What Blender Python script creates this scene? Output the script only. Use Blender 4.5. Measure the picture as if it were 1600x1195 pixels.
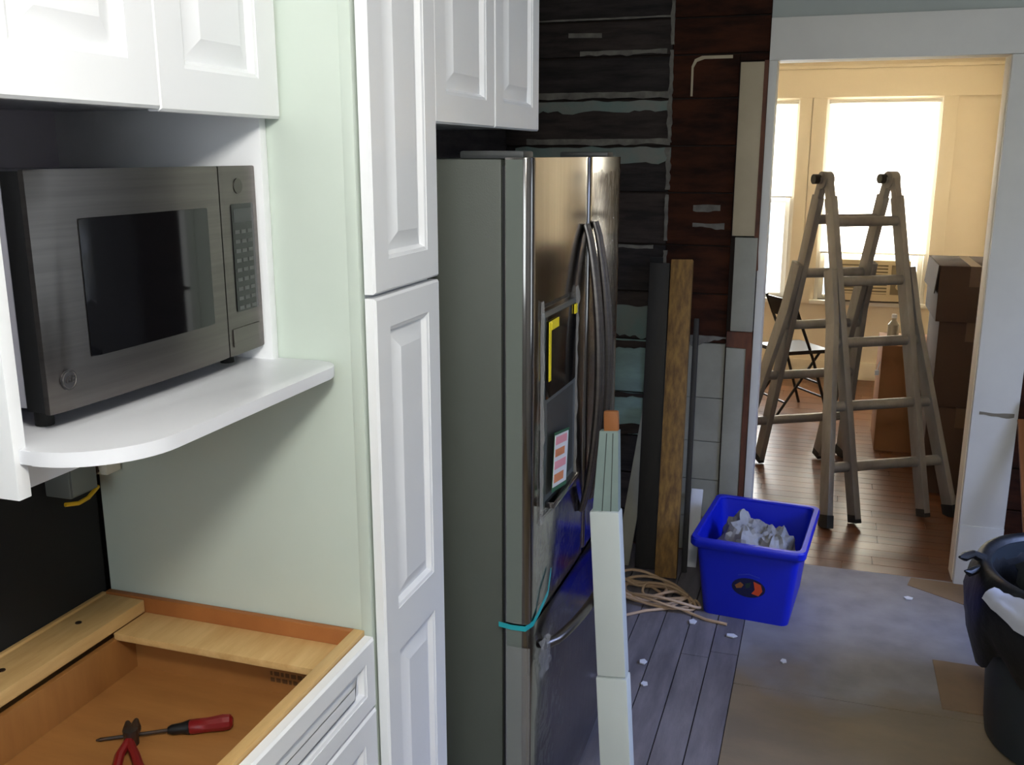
import bpy, bmesh, math, random
from mathutils import Vector, Matrix, noise as mnoise

for o in list(bpy.data.objects): bpy.data.objects.remove(o)
scene = bpy.context.scene
COL = scene.collection
rnd = random.Random(7)
V = Vector

# ------------------------------------------------------------------ camera
CAM_H = 1.72
PITCH, YAW = math.radians(13.333), math.radians(17.97)
cam_d = bpy.data.cameras.new('camera'); cam = bpy.data.objects.new('camera', cam_d); COL.objects.link(cam)
cam_d.sensor_fit = 'HORIZONTAL'; cam_d.sensor_width = 36.0; cam_d.lens = 36.0 * 1500 / 1600
cam_d.clip_start = 0.02
cam.location = (0, 0, CAM_H)
cam.rotation_euler = (math.radians(90) - PITCH, 0, YAW)
scene.camera = cam

# ------------------------------------------------------------------ light
scene.view_settings.view_transform = 'Standard'
scene.view_settings.look = 'None'
scene.view_settings.gamma = 1.0
scene.view_settings.use_curve_mapping = False
scene.view_settings.exposure = 0.0

world = bpy.data.worlds.new('world'); scene.world = world; world.use_nodes = True
wb = world.node_tree.nodes['Background']
wb.inputs[0].default_value = (0.80, 0.90, 1.0, 1); wb.inputs[1].default_value = 2.5

def area(name, loc, target, sx, sy, power, col):
    l = bpy.data.lights.new(name, 'AREA'); l.shape = 'RECTANGLE'; l.size = sx; l.size_y = sy
    l.energy = power; l.color = col
    o = bpy.data.objects.new(name, l); COL.objects.link(o)
    o.location = loc
    o.rotation_euler = (V(target) - V(loc)).to_track_quat('-Z', 'Y').to_euler()
    return o
# daylight at the real window openings (kitchen side wall, kitchen rear wall, adjoining room)
side = area('daylight_kitchen_side', (2.10, 2.80, 1.95), (0.15, 3.15, 0.0), 1.1, 1.1, 36, (0.38, 0.50, 1.0))
side.data.spread = math.radians(85)
area('daylight_kitchen_rear', (-0.1, -1.74, 1.75), (-0.1, 0, 1.65), 1.6, 1.0, 15, (0.90, 0.95, 1.0))
area('daylight_room_main', (0.33, 8.15, 1.45), (0.33, 0, 1.2), 0.85, 1.5, 92, (1.0, 0.97, 0.94))
area('daylight_room_side', (-0.62, 8.15, 1.40), (-0.62, 0, 1.2), 0.7, 1.5, 74, (1.0, 0.97, 0.94))
GLOBE_STRENGTH = 112      # radiance of the kitchen's ceiling globe

# ------------------------------------------------------------------ materials
def lin(c):
    return tuple(((x / 255.0) / 12.92 if x / 255.0 <= 0.04045 else ((x / 255.0 + 0.055) / 1.055) ** 2.4) for x in c) + (1.0,)
MATS = {}
def mat(name, col, rough=0.5, metal=0.0, col2=None, scale=6.0, stretch=(1, 1, 1), bump=0.0, bscale=40.0,
        spec=0.5, coat=0.0, thresh=None, emit=None, aniso=0.0):
    if name in MATS: return MATS[name]
    m = bpy.data.materials.new(name); m.use_nodes = True
    nt = m.node_tree; b = nt.nodes['Principled BSDF']
    b.inputs['Base Color'].default_value = lin(col)
    b.inputs['Roughness'].default_value = rough
    b.inputs['Metallic'].default_value = metal
    b.inputs['Specular IOR Level'].default_value = spec
    b.inputs['Coat Weight'].default_value = coat
    b.inputs['Anisotropic'].default_value = aniso
    if col2 is not None or bump:
        tc = nt.nodes.new('ShaderNodeTexCoord'); mp = nt.nodes.new('ShaderNodeMapping')
        mp.inputs['Scale'].default_value = stretch
        nt.links.new(tc.outputs['Object'], mp.inputs['Vector'])
    if col2 is not None:
        n = nt.nodes.new('ShaderNodeTexNoise'); n.inputs['Scale'].default_value = scale
        n.inputs['Detail'].default_value = 6.0; n.inputs['Roughness'].default_value = 0.6
        nt.links.new(mp.outputs[0], n.inputs['Vector'])
        r = nt.nodes.new('ShaderNodeValToRGB')
        lo, hi = thresh if thresh else (0.35, 0.65)
        r.color_ramp.elements[0].position = lo; r.color_ramp.elements[0].color = lin(col)
        r.color_ramp.elements[1].position = hi; r.color_ramp.elements[1].color = lin(col2)
        nt.links.new(n.outputs['Fac'], r.inputs['Fac'])
        nt.links.new(r.outputs['Color'], b.inputs['Base Color'])
    if bump:
        n2 = nt.nodes.new('ShaderNodeTexNoise'); n2.inputs['Scale'].default_value = bscale; n2.inputs['Detail'].default_value = 4
        nt.links.new(mp.outputs[0], n2.inputs['Vector'])
        bp = nt.nodes.new('ShaderNodeBump'); bp.inputs['Strength'].default_value = bump; bp.inputs['Distance'].default_value = 0.01
        nt.links.new(n2.outputs['Fac'], bp.inputs['Height'])
        nt.links.new(bp.outputs['Normal'], b.inputs['Normal'])
    if emit:
        b.inputs['Emission Color'].default_value = lin(emit[0]); b.inputs['Emission Strength'].default_value = emit[1]
    MATS[name] = m
    return m

def mix_mat(name, a_type, a_col, b_type, b_col, fac, brough=0.1, bump=0.0, bscale=20):
    if name in MATS: return MATS[name]
    m = bpy.data.materials.new(name); m.use_nodes = True; nt = m.node_tree
    nt.nodes.remove(nt.nodes['Principled BSDF'])
    out = nt.nodes['Material Output']
    a = nt.nodes.new(a_type); a.inputs['Color'].default_value = lin(a_col)
    b = nt.nodes.new(b_type); b.inputs['Color'].default_value = lin(b_col)
    if 'Roughness' in b.inputs: b.inputs['Roughness'].default_value = brough
    mx = nt.nodes.new('ShaderNodeMixShader'); mx.inputs[0].default_value = fac
    nt.links.new(a.outputs[0], mx.inputs[1]); nt.links.new(b.outputs[0], mx.inputs[2])
    nt.links.new(mx.outputs[0], out.inputs['Surface'])
    if bump:
        n2 = nt.nodes.new('ShaderNodeTexNoise'); n2.inputs['Scale'].default_value = bscale
        tc = nt.nodes.new('ShaderNodeTexCoord'); nt.links.new(tc.outputs['Object'], n2.inputs['Vector'])
        bp = nt.nodes.new('ShaderNodeBump'); bp.inputs['Strength'].default_value = bump; bp.inputs['Distance'].default_value = 0.01
        nt.links.new(n2.outputs['Fac'], bp.inputs['Height']); nt.links.new(bp.outputs['Normal'], b.inputs['Normal'])
    MATS[name] = m
    return m

M_CAB = mat('cabinet_white', (244, 245, 247), 0.38)
M_SIDE = mat('cabinet_side_laminate', (202, 212, 202), 0.5, col2=(196, 207, 196), scale=2.0)
M_SHELF = mat('shelf_white', (230, 231, 236), 0.3)
M_NICHE = mat('niche_back_grey', (206, 200, 212), 0.6)
M_STEEL = mat('brushed_steel', (112, 106, 102), 0.32, 1.0, col2=(102, 97, 93), scale=3, stretch=(1, 1, 40), bump=0.02, bscale=60)
M_FRIDGE = mat('fridge_steel', (142, 138, 134), 0.13, 1.0, col2=(130, 126, 122), scale=2, stretch=(30, 30, 1))
M_FRSIDE = mat('fridge_side_grey', (74, 78, 71), 0.5, 0.0, bump=0.05, bscale=300)
M_BLACK = mat('black_plastic', (14, 14, 15), 0.4)
M_GLASSBLK = mat('black_glass', (12, 12, 14), 0.07)
M_DKGREY = mat('dark_grey_plastic', (52, 54, 54), 0.45)
M_KEY = mat('key_print_grey', (78, 80, 78), 0.6)
M_MAPLE = mat('maple_ply', (156, 106, 54), 0.55, col2=(142, 94, 46), scale=4, stretch=(1, 6, 1))
M_PINE = mat('pine_rail', (214, 178, 120), 0.6, col2=(196, 156, 98), scale=5, stretch=(8, 1, 8))
M_EDGE = mat('hardwood_edge', (170, 106, 52), 0.55, col2=(150, 90, 42), scale=5)
M_NEARBLACK = mat('near_black', (13, 13, 13), 0.8)
M_2X4 = mat('lumber_spruce', (146, 110, 52), 0.7, col2=(98, 68, 30), scale=5, stretch=(12, 12, 1), bump=0.1, bscale=30)
M_BLKSTRIP = mat('near_black_brown', (20, 18, 17), 0.6, col2=(30, 26, 22), scale=5, stretch=(10, 10, 1))
M_PLDARK = mat('old_plank_dark', (60, 52, 48), 0.85, spec=.2, col2=(38, 34, 33), scale=5, stretch=(1, 1, 6), bump=0.3, bscale=25)
M_PLDARK2 = mat('old_plank_grey', (54, 49, 47), 0.85, spec=.2, col2=(34, 31, 31), scale=4, stretch=(1, 1, 7), bump=0.3, bscale=25)
M_PLBROWN = mat('old_plank_brown', (62, 32, 18), 0.85, col2=(31, 16, 10), scale=5, stretch=(1, 1, 4), bump=0.2, bscale=20, spec=.15)
M_PLTEAL = mat('old_plank_teal_paint', (138, 168, 162), 0.7, col2=(120, 142, 138), scale=4, stretch=(1, 1, 3), bump=0.1)
M_TEALCHIP = mat('teal_paint_remnant', (96, 116, 110), 0.7, col2=(114, 115, 107), scale=9, bump=0.2)
M_WHITECHIP = mat('white_plaster_remnant', (116, 113, 104), 0.8, col2=(84, 80, 74), scale=14, bump=0.3)
M_PLWHITE = mat('old_plank_white_paint', (156, 154, 140), 0.7, col2=(134, 132, 120), scale=3, bump=0.1)
M_CREAM = mat('cream_casing_paint', (176, 162, 134), 0.6, col2=(166, 152, 124), scale=4)
M_RAWBROWN = mat('raw_brown_wood', (104, 58, 34), 0.7, col2=(70, 38, 24), scale=8, stretch=(4, 4, 1))
M_TRIM = mat('painted_trim_grey_white', (216, 214, 206), 0.55, col2=(208, 206, 199), scale=3)
M_PLASTER = mat('plaster_grey_green', (172, 178, 172), 0.8, col2=(164, 170, 166), scale=2)
M_KWALL = mat('kitchen_wall_paint', (172, 174, 178), 0.8)
M_CEIL = mat('ceiling_white', (222, 222, 220), 0.9)
M_BEIGE = mat('beige_room_wall', (240, 227, 204), 0.85, col2=(234, 220, 196), scale=1.5)
M_BEIGETRIM = mat('beige_room_trim', (238, 225, 201), 0.6)
M_WINWHITE = mat('window_frame_white', (236, 232, 222), 0.5)
M_FLOORB = mat('grey_floorboard', (124, 118, 120), 0.6, col2=(98, 93, 96), scale=3.5, stretch=(6, 1, 1), bump=0.1)
def subfloor_painted_light():  # grey towards the doorway paints the lit floor area into the colour
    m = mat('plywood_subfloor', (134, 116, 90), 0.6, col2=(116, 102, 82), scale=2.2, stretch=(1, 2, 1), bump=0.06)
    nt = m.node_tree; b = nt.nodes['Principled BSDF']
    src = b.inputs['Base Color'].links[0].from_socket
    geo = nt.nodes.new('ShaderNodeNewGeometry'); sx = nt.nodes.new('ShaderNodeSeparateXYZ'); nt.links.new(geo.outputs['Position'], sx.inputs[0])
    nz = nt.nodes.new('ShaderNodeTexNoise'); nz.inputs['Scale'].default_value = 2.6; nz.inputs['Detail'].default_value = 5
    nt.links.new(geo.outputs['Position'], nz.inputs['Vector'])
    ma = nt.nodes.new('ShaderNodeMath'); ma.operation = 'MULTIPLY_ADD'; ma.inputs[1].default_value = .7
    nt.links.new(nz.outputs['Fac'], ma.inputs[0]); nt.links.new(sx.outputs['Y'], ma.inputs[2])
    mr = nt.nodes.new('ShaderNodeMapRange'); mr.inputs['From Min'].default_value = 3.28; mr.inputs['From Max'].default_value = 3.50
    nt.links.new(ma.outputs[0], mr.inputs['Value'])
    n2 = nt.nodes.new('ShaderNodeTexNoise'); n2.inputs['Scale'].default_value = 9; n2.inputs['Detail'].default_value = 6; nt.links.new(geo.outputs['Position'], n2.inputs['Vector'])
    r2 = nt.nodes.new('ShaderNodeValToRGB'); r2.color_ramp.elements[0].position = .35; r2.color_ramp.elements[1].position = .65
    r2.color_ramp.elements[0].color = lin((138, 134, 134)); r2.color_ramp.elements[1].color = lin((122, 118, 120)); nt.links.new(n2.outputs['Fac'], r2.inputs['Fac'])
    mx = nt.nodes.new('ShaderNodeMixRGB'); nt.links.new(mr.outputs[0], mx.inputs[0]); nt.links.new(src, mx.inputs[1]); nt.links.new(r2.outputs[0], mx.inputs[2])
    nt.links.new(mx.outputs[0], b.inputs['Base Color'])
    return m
M_SUBFLOOR = subfloor_painted_light()
M_SUBGREY = mat('lit_floor_grey', (152, 146, 140), 0.55, col2=(132, 126, 122), scale=3.0, bump=0.05, bscale=60)
M_SUBTAN = mat('tan_floor_patch', (128, 100, 68), 0.6, col2=(112, 88, 62), scale=4)
M_OAK = mat('brown_hardwood', (100, 60, 36), 0.32, col2=(78, 47, 28), scale=4, stretch=(1, 9, 1))
M_OAK2 = mat('brown_hardwood_light', (108, 66, 39), 0.32, col2=(88, 53, 31), scale=4, stretch=(1, 9, 1))
M_GAP = mat('floor_gap_dark', (34, 24, 18), 0.9)
M_ALU = mat('ladder_aluminium', (142, 139, 136), 0.45, 0.35, col2=(118, 113, 110), scale=8, stretch=(1, 1, 0.3), bump=0.05)
M_RUBBER = mat('black_rubber', (18, 18, 18), 0.7)
M_BLUE = mat('blue_bin_plastic', (10, 30, 186), 0.4)
M_BLUELBL = mat('blue_sticker', (24, 66, 150), 0.5)
M_REDLBL = mat('red_sticker', (150, 34, 30), 0.5)
M_CARD = mat('cardboard', (136, 90, 50), 0.8, col2=(124, 82, 46), scale=3)
M_CARDDK = mat('cardboard_dark', (66, 44, 28), 0.85, col2=(58, 38, 24), scale=3)
M_CORD = mat('tan_cord', (186, 156, 124), 0.6)
M_PAPER = mat('paper_white', (214, 214, 216), 0.8)
M_NEWS = mat('crumpled_newsprint', (158, 157, 156), 0.8, col2=(96, 95, 97), scale=5, thresh=(0.40, 0.7))
M_BAG = mat('black_bag', (9, 10, 10), 0.5, bump=0.4, bscale=18)
M_CAN = mat('trash_can_grey', (34, 40, 44), 0.5)
M_OLIVE = mat('olive_bag_contents', (34, 38, 28), 0.7)
M_FOAM = mat('white_foam_sleeve', (202, 210, 208), 0.6, bump=0.05)
M_PROFILE = mat('grey_green_profile', (140, 158, 152), 0.4, col2=(128, 146, 142), scale=4)
M_PROFDK = mat('profile_groove_dark', (64, 74, 72), 0.5)
M_LEATHER = mat('brown_board_end', (150, 92, 44), 0.6)
M_YELLOW = mat('yellow_tape', (236, 214, 24), 0.5)
M_TEALTAPE = mat('teal_tape', (20, 150, 158), 0.4)
M_GREENP = mat('leaflet_green', (34, 92, 62), 0.5)
M_PINKP = mat('leaflet_pink', (226, 150, 160), 0.6)
M_ORANGEP = mat('leaflet_orange', (206, 128, 84), 0.6)
M_ORANGE = mat('emblem_orange', (206, 74, 32), 0.5)
M_EMDARK = mat('emblem_dark', (16, 18, 64), 0.5)
M_REDH = mat('red_tool_handle', (112, 18, 20), 0.3)
M_TOOL = mat('tool_steel_dark', (70, 66, 64), 0.45, 0.8, col2=(84, 62, 48), scale=40)
M_GALV = mat('galvanised_box', (128, 132, 130), 0.45, 0.5)
M_WIREY = mat('yellow_wire', (214, 170, 20), 0.5)
M_IVORY = mat('ivory_plastic', (220, 216, 200), 0.5)
M_ACBODY = mat('ac_beige_plastic', (206, 190, 156), 0.6)
M_ACDK = mat('ac_dark_beige', (128, 116, 92), 0.7)  # darker beige for the grille backing and control panel
M_FILM = mix_mat('clear_film', 'ShaderNodeBsdfTransparent', (250, 250, 252), 'ShaderNodeBsdfGlossy', (230, 232, 236), 0.09, 0.12, 0.8, 26)
M_FILMW = mix_mat('creased_film_edge', 'ShaderNodeBsdfTransparent', (240, 240, 240), 'ShaderNodeBsdfDiffuse', (190, 190, 190), 0.24)
M_PANE = mix_mat('window_pane', 'ShaderNodeBsdfTransparent', (250, 252, 252), 'ShaderNodeBsdfGlossy', (255, 255, 255), 0.06, 0.02)
M_SHADE = mix_mat('translucent_shade', 'ShaderNodeBsdfDiffuse', (250, 246, 236), 'ShaderNodeBsdfTranslucent', (255, 252, 244), 0.8)
M_DIFFUSER = mat('lamp_diffuser', (240, 244, 250), 0.6, emit=((255, 253, 246), GLOBE_STRENGTH))

# ------------------------------------------------------------------ mesh helpers
class MB:
    def __init__(s): s.bm = bmesh.new()
    def box(s, a, b, bev=0.0, seg=2):
        x0, x1 = sorted((a[0], b[0])); y0, y1 = sorted((a[1], b[1])); z0, z1 = sorted((a[2], b[2]))
        vs = [s.bm.verts.new(p) for p in [(x0,y0,z0),(x1,y0,z0),(x1,y1,z0),(x0,y1,z0),(x0,y0,z1),(x1,y0,z1),(x1,y1,z1),(x0,y1,z1)]]
        fs = [s.bm.faces.new([vs[i] for i in q]) for q in [(3,2,1,0),(4,5,6,7),(0,1,5,4),(1,2,6,5),(2,3,7,6),(3,0,4,7)]]
        if bev:
            es = list({e for f in fs for e in f.edges})
            bmesh.ops.bevel(s.bm, geom=es, offset=bev, segments=seg, affect='EDGES', profile=0.6)
        return s
    def beam(s, p0, p1, w, d, ref=(0, 0, 1), bev=0.0):
        p0, p1 = V(p0), V(p1); ax = (p1 - p0).normalized(); r = V(ref)
        u = (r - ax * r.dot(ax)).normalized(); v = ax.cross(u)
        vs = []
        for p in (p0, p1):
            for a, b in ((-1,-1),(1,-1),(1,1),(-1,1)): vs.append(s.bm.verts.new(p + u * (a * w / 2) + v * (b * d / 2)))
        fs = [s.bm.faces.new([vs[i] for i in q]) for q in [(3,2,1,0),(4,5,6,7),(0,1,5,4),(1,2,6,5),(2,3,7,6),(3,0,4,7)]]
        if bev:
            es = list({e for f in fs for e in f.edges})
            bmesh.ops.bevel(s.bm, geom=es, offset=bev, segments=2, affect='EDGES', profile=0.6)
        return s
    def tube(s, pts, r, n=8, cap=True):
        pts = [V(p) for p in pts]; rings = []; k = len(pts)
        rs = r if isinstance(r, (list, tuple)) else [r] * k
        t0 = (pts[1] - pts[0]).normalized()
        u = t0.orthogonal().normalized()
        for i, p in enumerate(pts):
            t = (pts[min(i + 1, k - 1)] - pts[max(i - 1, 0)]).normalized()
            u = (u - t * u.dot(t)).normalized(); w = t.cross(u)
            rings.append([s.bm.verts.new(p + (u * math.cos(2 * math.pi * j / n) + w * math.sin(2 * math.pi * j / n)) * rs[i]) for j in range(n)])
        for a, b in zip(rings, rings[1:]):
            for j in range(n): s.bm.faces.new((a[j], a[(j + 1) % n], b[(j + 1) % n], b[j]))
        if cap:
            s.bm.faces.new(rings[0][::-1]); s.bm.faces.new(rings[-1])
        return s
    def prism(s, poly, lo, hi, axis='z', bev=0.0):
        # poly in the two other axes: z -> (x,y), y -> (x,z), x -> (y,z)
        def mk(p, h):
            return (p[0], p[1], h) if axis == 'z' else ((p[0], h, p[1]) if axis == 'y' else (h, p[0], p[1]))
        A = [s.bm.verts.new(mk(p, lo)) for p in poly]; B = [s.bm.verts.new(mk(p, hi)) for p in poly]
        n = len(poly)
        fs = [s.bm.faces.new(A[::-1]), s.bm.faces.new(B)]
        for i in range(n): fs.append(s.bm.faces.new((A[i], A[(i + 1) % n], B[(i + 1) % n], B[i])))
        if bev:
            es = list(set(fs[0].edges) | set(fs[1].edges))
            bmesh.ops.bevel(s.bm, geom=es, offset=bev, segments=2, affect='EDGES', profile=0.6)
        return s
    def loops(s, L, cap0=True, cap1=True):
        R = [[s.bm.verts.new(p) for p in l] for l in L]
        n = len(R[0])
        for a, b in zip(R, R[1:]):
            for j in range(n): s.bm.faces.new((a[j], a[(j + 1) % n], b[(j + 1) % n], b[j]))
        if cap0: s.bm.faces.new(R[0][::-1])
        if cap1: s.bm.faces.new(R[-1])
        return s
    def lathe(s, prof, c, n=32):
        L = [[(c[0] + r * math.cos(2 * math.pi * j / n), c[1] + r * math.sin(2 * math.pi * j / n), z) for j in range(n)] for r, z in prof]
        return s.loops(L)
    def grid(s, fn, nu, nv):
        g = [[s.bm.verts.new(fn(i / nu, j / nv)) for j in range(nv + 1)] for i in range(nu + 1)]
        for i in range(nu):
            for j in range(nv): s.bm.faces.new((g[i][j], g[i + 1][j], g[i + 1][j + 1], g[i][j + 1]))
        return s
    def rot(s, c, ang, axis='Z'):
        bmesh.ops.rotate(s.bm, verts=s.bm.verts, cent=V(c), matrix=Matrix.Rotation(ang, 3, axis)); return s
    def thicken(s, t):
        bmesh.ops.recalc_face_normals(s.bm, faces=s.bm.faces)
        bmesh.ops.solidify(s.bm, geom=list(s.bm.faces), thickness=t); return s

def wloc(o):
    p = V((0, 0, 0))
    while o is not None: p += V(o.location); o = o.parent
    return p
def obj(name, mb, m, parent=None, smooth=35, stuff=False):
    bm = mb.bm
    bmesh.ops.recalc_face_normals(bm, faces=bm.faces)
    if parent is not None:
        org = wloc(parent)
    else:
        co = [v.co for v in bm.verts]
        org = V(((min(c.x for c in co) + max(c.x for c in co)) / 2, (min(c.y for c in co) + max(c.y for c in co)) / 2, min(c.z for c in co)))
    bmesh.ops.translate(bm, verts=bm.verts, vec=-org)
    me = bpy.data.meshes.new(name); bm.to_mesh(me); bm.free()
    me.materials.append(m)
    if smooth:
        for p in me.polygons: p.use_smooth = True
        me.set_sharp_from_angle(angle=math.radians(smooth))
    o = bpy.data.objects.new(name, me); COL.objects.link(o)
    if parent is not None: o.parent = parent
    else: o.location = org
    if stuff: o['kind'] = 'stuff'
    return o
def thing(name, label, cat, loc, group=None):
    o = bpy.data.objects.new(name, None); COL.objects.link(o); o.location = loc
    o.empty_display_size = 0.05
    o['label'] = label; o['category'] = cat
    if group: o['group'] = group
    return o
def tag(o, label, cat, group=None):
    o['label'] = label; o['category'] = cat
    if group: o['group'] = group
    return o
def struct(name, mb, m, parent=None, smooth=35):
    o = obj(name, mb, m, parent, smooth)
    if parent is None: o['kind'] = 'structure'
    return o
def wall_holes(axis, pos, thick, a0, a1, z0, z1, holes):
    """wall slab with rectangular holes; axis 'y': wall spans x at y=pos..pos+thick; 'x': spans y"""
    mb = MB()
    cuts = sorted({a0, a1} | {h[0] for h in holes} | {h[1] for h in holes})
    def bx(p, q, za, zb):
        if zb - za < 1e-5: return
        if axis == 'y': mb.box((p, pos, za), (q, pos + thick, zb))
        else: mb.box((pos, p, za), (pos + thick, q, zb))
    for p, q in zip(cuts, cuts[1:]):
        hs = sorted([h for h in holes if h[0] <= p + 1e-6 and h[1] >= q - 1e-6], key=lambda h: h[2])
        z = z0
        for h in hs: bx(p, q, z, h[2]); z = h[3]
        bx(p, q, z, z1)
    return mb

# ------------------------------------------------------------------ the room shell
ZC = 2.46
XW, XR, YB, YE = -1.345, 1.75, -1.6, 4.06
WT = 0.12            # thickness of the wall between the two rooms
DX0, DX1, DZ = -0.227, 0.600, 2.078
FARY = 7.84; RXL, RXR = -1.9, 1.15

fl = struct('floor', MB().box((XW - .1, YB - .1, -0.06), (XR + .1, YE, -0.012)), M_GAP)
# floorboards in the strip along the cabinets, plywood sheets elsewhere, their lit far zone painted grey
w = 0.098; x = -0.19; k = 0
while x - w > XW:
    y = YB
    brk = [2.2 + rnd.uniform(-.4, .5), 3.3 + rnd.uniform(-.2, .3)]
    for y0, y1 in zip([YB] + brk, brk + [YE]):
        obj('floorboard', MB().box((x - w + .003, y0 + .001, -.011), (x - .001, y1 - .001, rnd.uniform(-.0015, 0.0))), M_FLOORB, fl)
    x -= w
obj('floorboard', MB().box((XW, YB, -.011), (x - .001, YE, 0)), M_FLOORB, fl)
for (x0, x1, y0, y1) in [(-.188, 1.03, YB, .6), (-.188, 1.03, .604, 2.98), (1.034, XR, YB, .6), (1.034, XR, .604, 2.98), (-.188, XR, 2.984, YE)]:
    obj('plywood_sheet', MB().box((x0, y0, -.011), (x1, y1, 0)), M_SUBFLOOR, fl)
obj('floor_patch', MB().box((.46, 3.03, 0), (.83, 3.35, .003)), M_SUBTAN, fl)
obj('floor_patch', MB().prism([(.42, 3.97), (.66, 3.82), (.72, 4.04), (.44, 4.05)], 0, .002), M_SUBTAN, fl)

fb = struct('floor_beyond', MB().box((RXL - .1, YE, -0.06), (RXR + .1, FARY + .1, -0.012)), M_GAP)
yy = YE; k = 0
while yy < FARY:
    ww = 0.085 if yy < 6.2 else 0.17
    xs = [RXL, rnd.uniform(-.9, -.2), rnd.uniform(.15, .6), RXR]
    for x0, x1 in zip(xs, xs[1:]):
        obj('floorboard', MB().box((x0 + .001, yy + .001, -.011), (x1 - .001, min(yy + ww - .0015, FARY), 0)), M_OAK if rnd.random() < .55 else M_OAK2, fb)
    yy += ww

struct('ceiling', MB().box((XW - .1, YB - .1, ZC), (XR + .1, YE + WT, ZC + .06)), M_CEIL)
struct('ceiling_beyond', MB().box((RXL - .1, YE + WT, ZC), (RXR + .1, FARY + .2, ZC + .06)), M_BEIGE)
wl = struct('wall_left', MB().box((XW - .1, YB, 0), (XW, YE + .02, ZC)), M_PLDARK2)
obj('black_wall_panel', MB().box((XW, .15, .02), (XW + .012, 1.452, 1.36)), M_NEARBLACK, wl)  # plain near-black panel over the lower wall
# kitchen side wall with a window out of frame, rear wall with a window
wr = struct('wall_right', wall_holes('x', XR, .12, YB, YE, 0, ZC, [(2.2, 3.3, .95, 2.1)]), M_KWALL)
struct('wall_rear', wall_holes('y', YB - .12, .12, XW - .1, XR + .12, 0, ZC, [(-.9, .7, 1.3, 2.25)]), M_KWALL)

def window(name, axis, pos, a0, a1, z0, z1, th, mframe, rail=True, inward=-1):
    """double hung sash window filling a hole"""
    def bb(mb, p, q, za, zb, d0, d1):
        if axis == 'y': mb.box((p, pos + d0, za), (q, pos + d1, zb), .003)
        else: mb.box((pos + d0, p, za), (pos + d1, q, zb), .003)
        return mb
    c = ((a0 + a1) / 2, pos + th / 2, z0) if axis == 'y' else (pos + th / 2, (a0 + a1) / 2, z0)
    t = bpy.data.objects.new(name, None); COL.objects.link(t); t.location = c; t['kind'] = 'structure'; t.empty_display_size = .05
    mb = MB()
    f = .03
    bb(mb, a0, a0 + f, z0, z1, 0, th); bb(mb, a1 - f, a1, z0, z1, 0, th); bb(mb, a0 + f, a1 - f, z1 - f, z1, 0, th)
    obj('frame', mb, mframe, t)
    mb = MB(); bb(mb, a0 - .03, a1 + .03, z0 - .03, z0, -.05, th); obj('sill', mb, mframe, t)
    zm = (z0 + z1) / 2
    for za, zb, d in ((z0, zm + .015, .045), (zm - .015, z1 - f, .075)):
        mb = MB()
        bb(mb, a0 + f, a0 + f + .035, za, zb, d, d + .028); bb(mb, a1 - f - .035, a1 - f, za, zb, d, d + .028)
        bb(mb, a0 + f + .035, a1 - f - .035, za, za + .035, d, d + .028); bb(mb, a0 + f + .035, a1 - f - .035, zb - .03, zb, d, d + .028)
        s = obj('sash', mb, mframe, t)
        mb = MB(); bb(mb, a0 + f + .03, a1 - f - .03, za + .03, zb - .03, d + .012, d + .016); obj('pane', mb, M_PANE, s)
    return t
window('window_1', 'x', XR, 2.2, 3.3, .95, 2.1, .12, M_WINWHITE)
window('window_2', 'y', YB - .12, -.9, .7, 1.3, 2.25, .12, M_WINWHITE)

# ------------------------------------------------------------------ end wall of old planks, with the doorway
we = struct('wall_end', wall_holes('y', YE + .022, WT - .022, XW - .1, XR + .12, 0, ZC, [(DX0 - .008, DX1 + .008, 0, DZ + .008)]), M_GAP)
obj('plaster_panel', MB().box((-.258, YE + .002, 2.236), (XR, YE + .022, ZC)), M_PLASTER, we)
seams = [0.0, .16, .335, .509, .704, .943, 1.152, 1.353, 1.568, 1.756, 1.942, 2.11, 2.25, 2.455]
PX = -.640                                   # where the dark planks stop and the brown ones begin
def ragged_band(x0, x1, zt, zb, amp, seed, n=26):
    top = []; bot = []
    for i in range(n + 1):
        xx = x0 + (x1 - x0) * i / n
        top.append((xx, zt + amp * .35 * mnoise.noise((xx * 14, seed, 1))))
        bot.append((xx, zb + amp * mnoise.noise((xx * 9, seed, 7)) + amp * .5 * mnoise.noise((xx * 31, seed, 3))))
    return top + bot[::-1]
planks = []
for i, (z0, z1) in enumerate(zip(seams, seams[1:])):
    m = M_PLDARK if i % 2 else M_PLDARK2
    if 3 <= i <= 4: m = M_PLTEAL
    p = obj('plank', MB().box((XW, YE + rnd.uniform(-.002, .003), z0 + .004), (PX, YE + .022, z1 - .004), .002, 1), m, we)
    planks.append(p)
    mb = M_PLBROWN if z0 > .9 else M_PLWHITE
    if z0 > .9:
        q = obj('plank', MB().box((PX + .003, YE + .004 + rnd.uniform(-.002, .003), z0 + .003), (-.372 if z1 < 2.2 else -.260, YE + .022, z1 - .003), .002, 1), M_PLBROWN, we)
        if z1 < 2.2: obj('plank', MB().box((.765, YE + .004, z0 + .003), (XR, YE + .022, z1 - .003), .002, 1), M_PLBROWN, we)
        elif z0 < 2.2: obj('plank', MB().box((-.371, YE + .006, 2.082), (-.260, YE + .022, z0 - .001), .001, 1), M_PLBROWN, we)
    else:
        q = obj('plank', MB().box((PX + .003, YE + .004, z0 + .0015), (-.372, YE + .022, z1 - .0015), .001, 1), M_PLWHITE, we)
        obj('plank', MB().box((.765, YE + .004, z0 + .003), (XR, YE + .022, z1 - .003), .002, 1), M_PLBROWN, we)
def chip(par, poly, m, t=.003, y=YE):
    return obj('paint_remnant', MB().prism(poly, y - t - .002, y + .002, 'y'), m, par)
chip(planks[9], ragged_band(-1.20, PX + .005, 1.936, 1.895, .03, 1), M_TEALCHIP)
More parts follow.
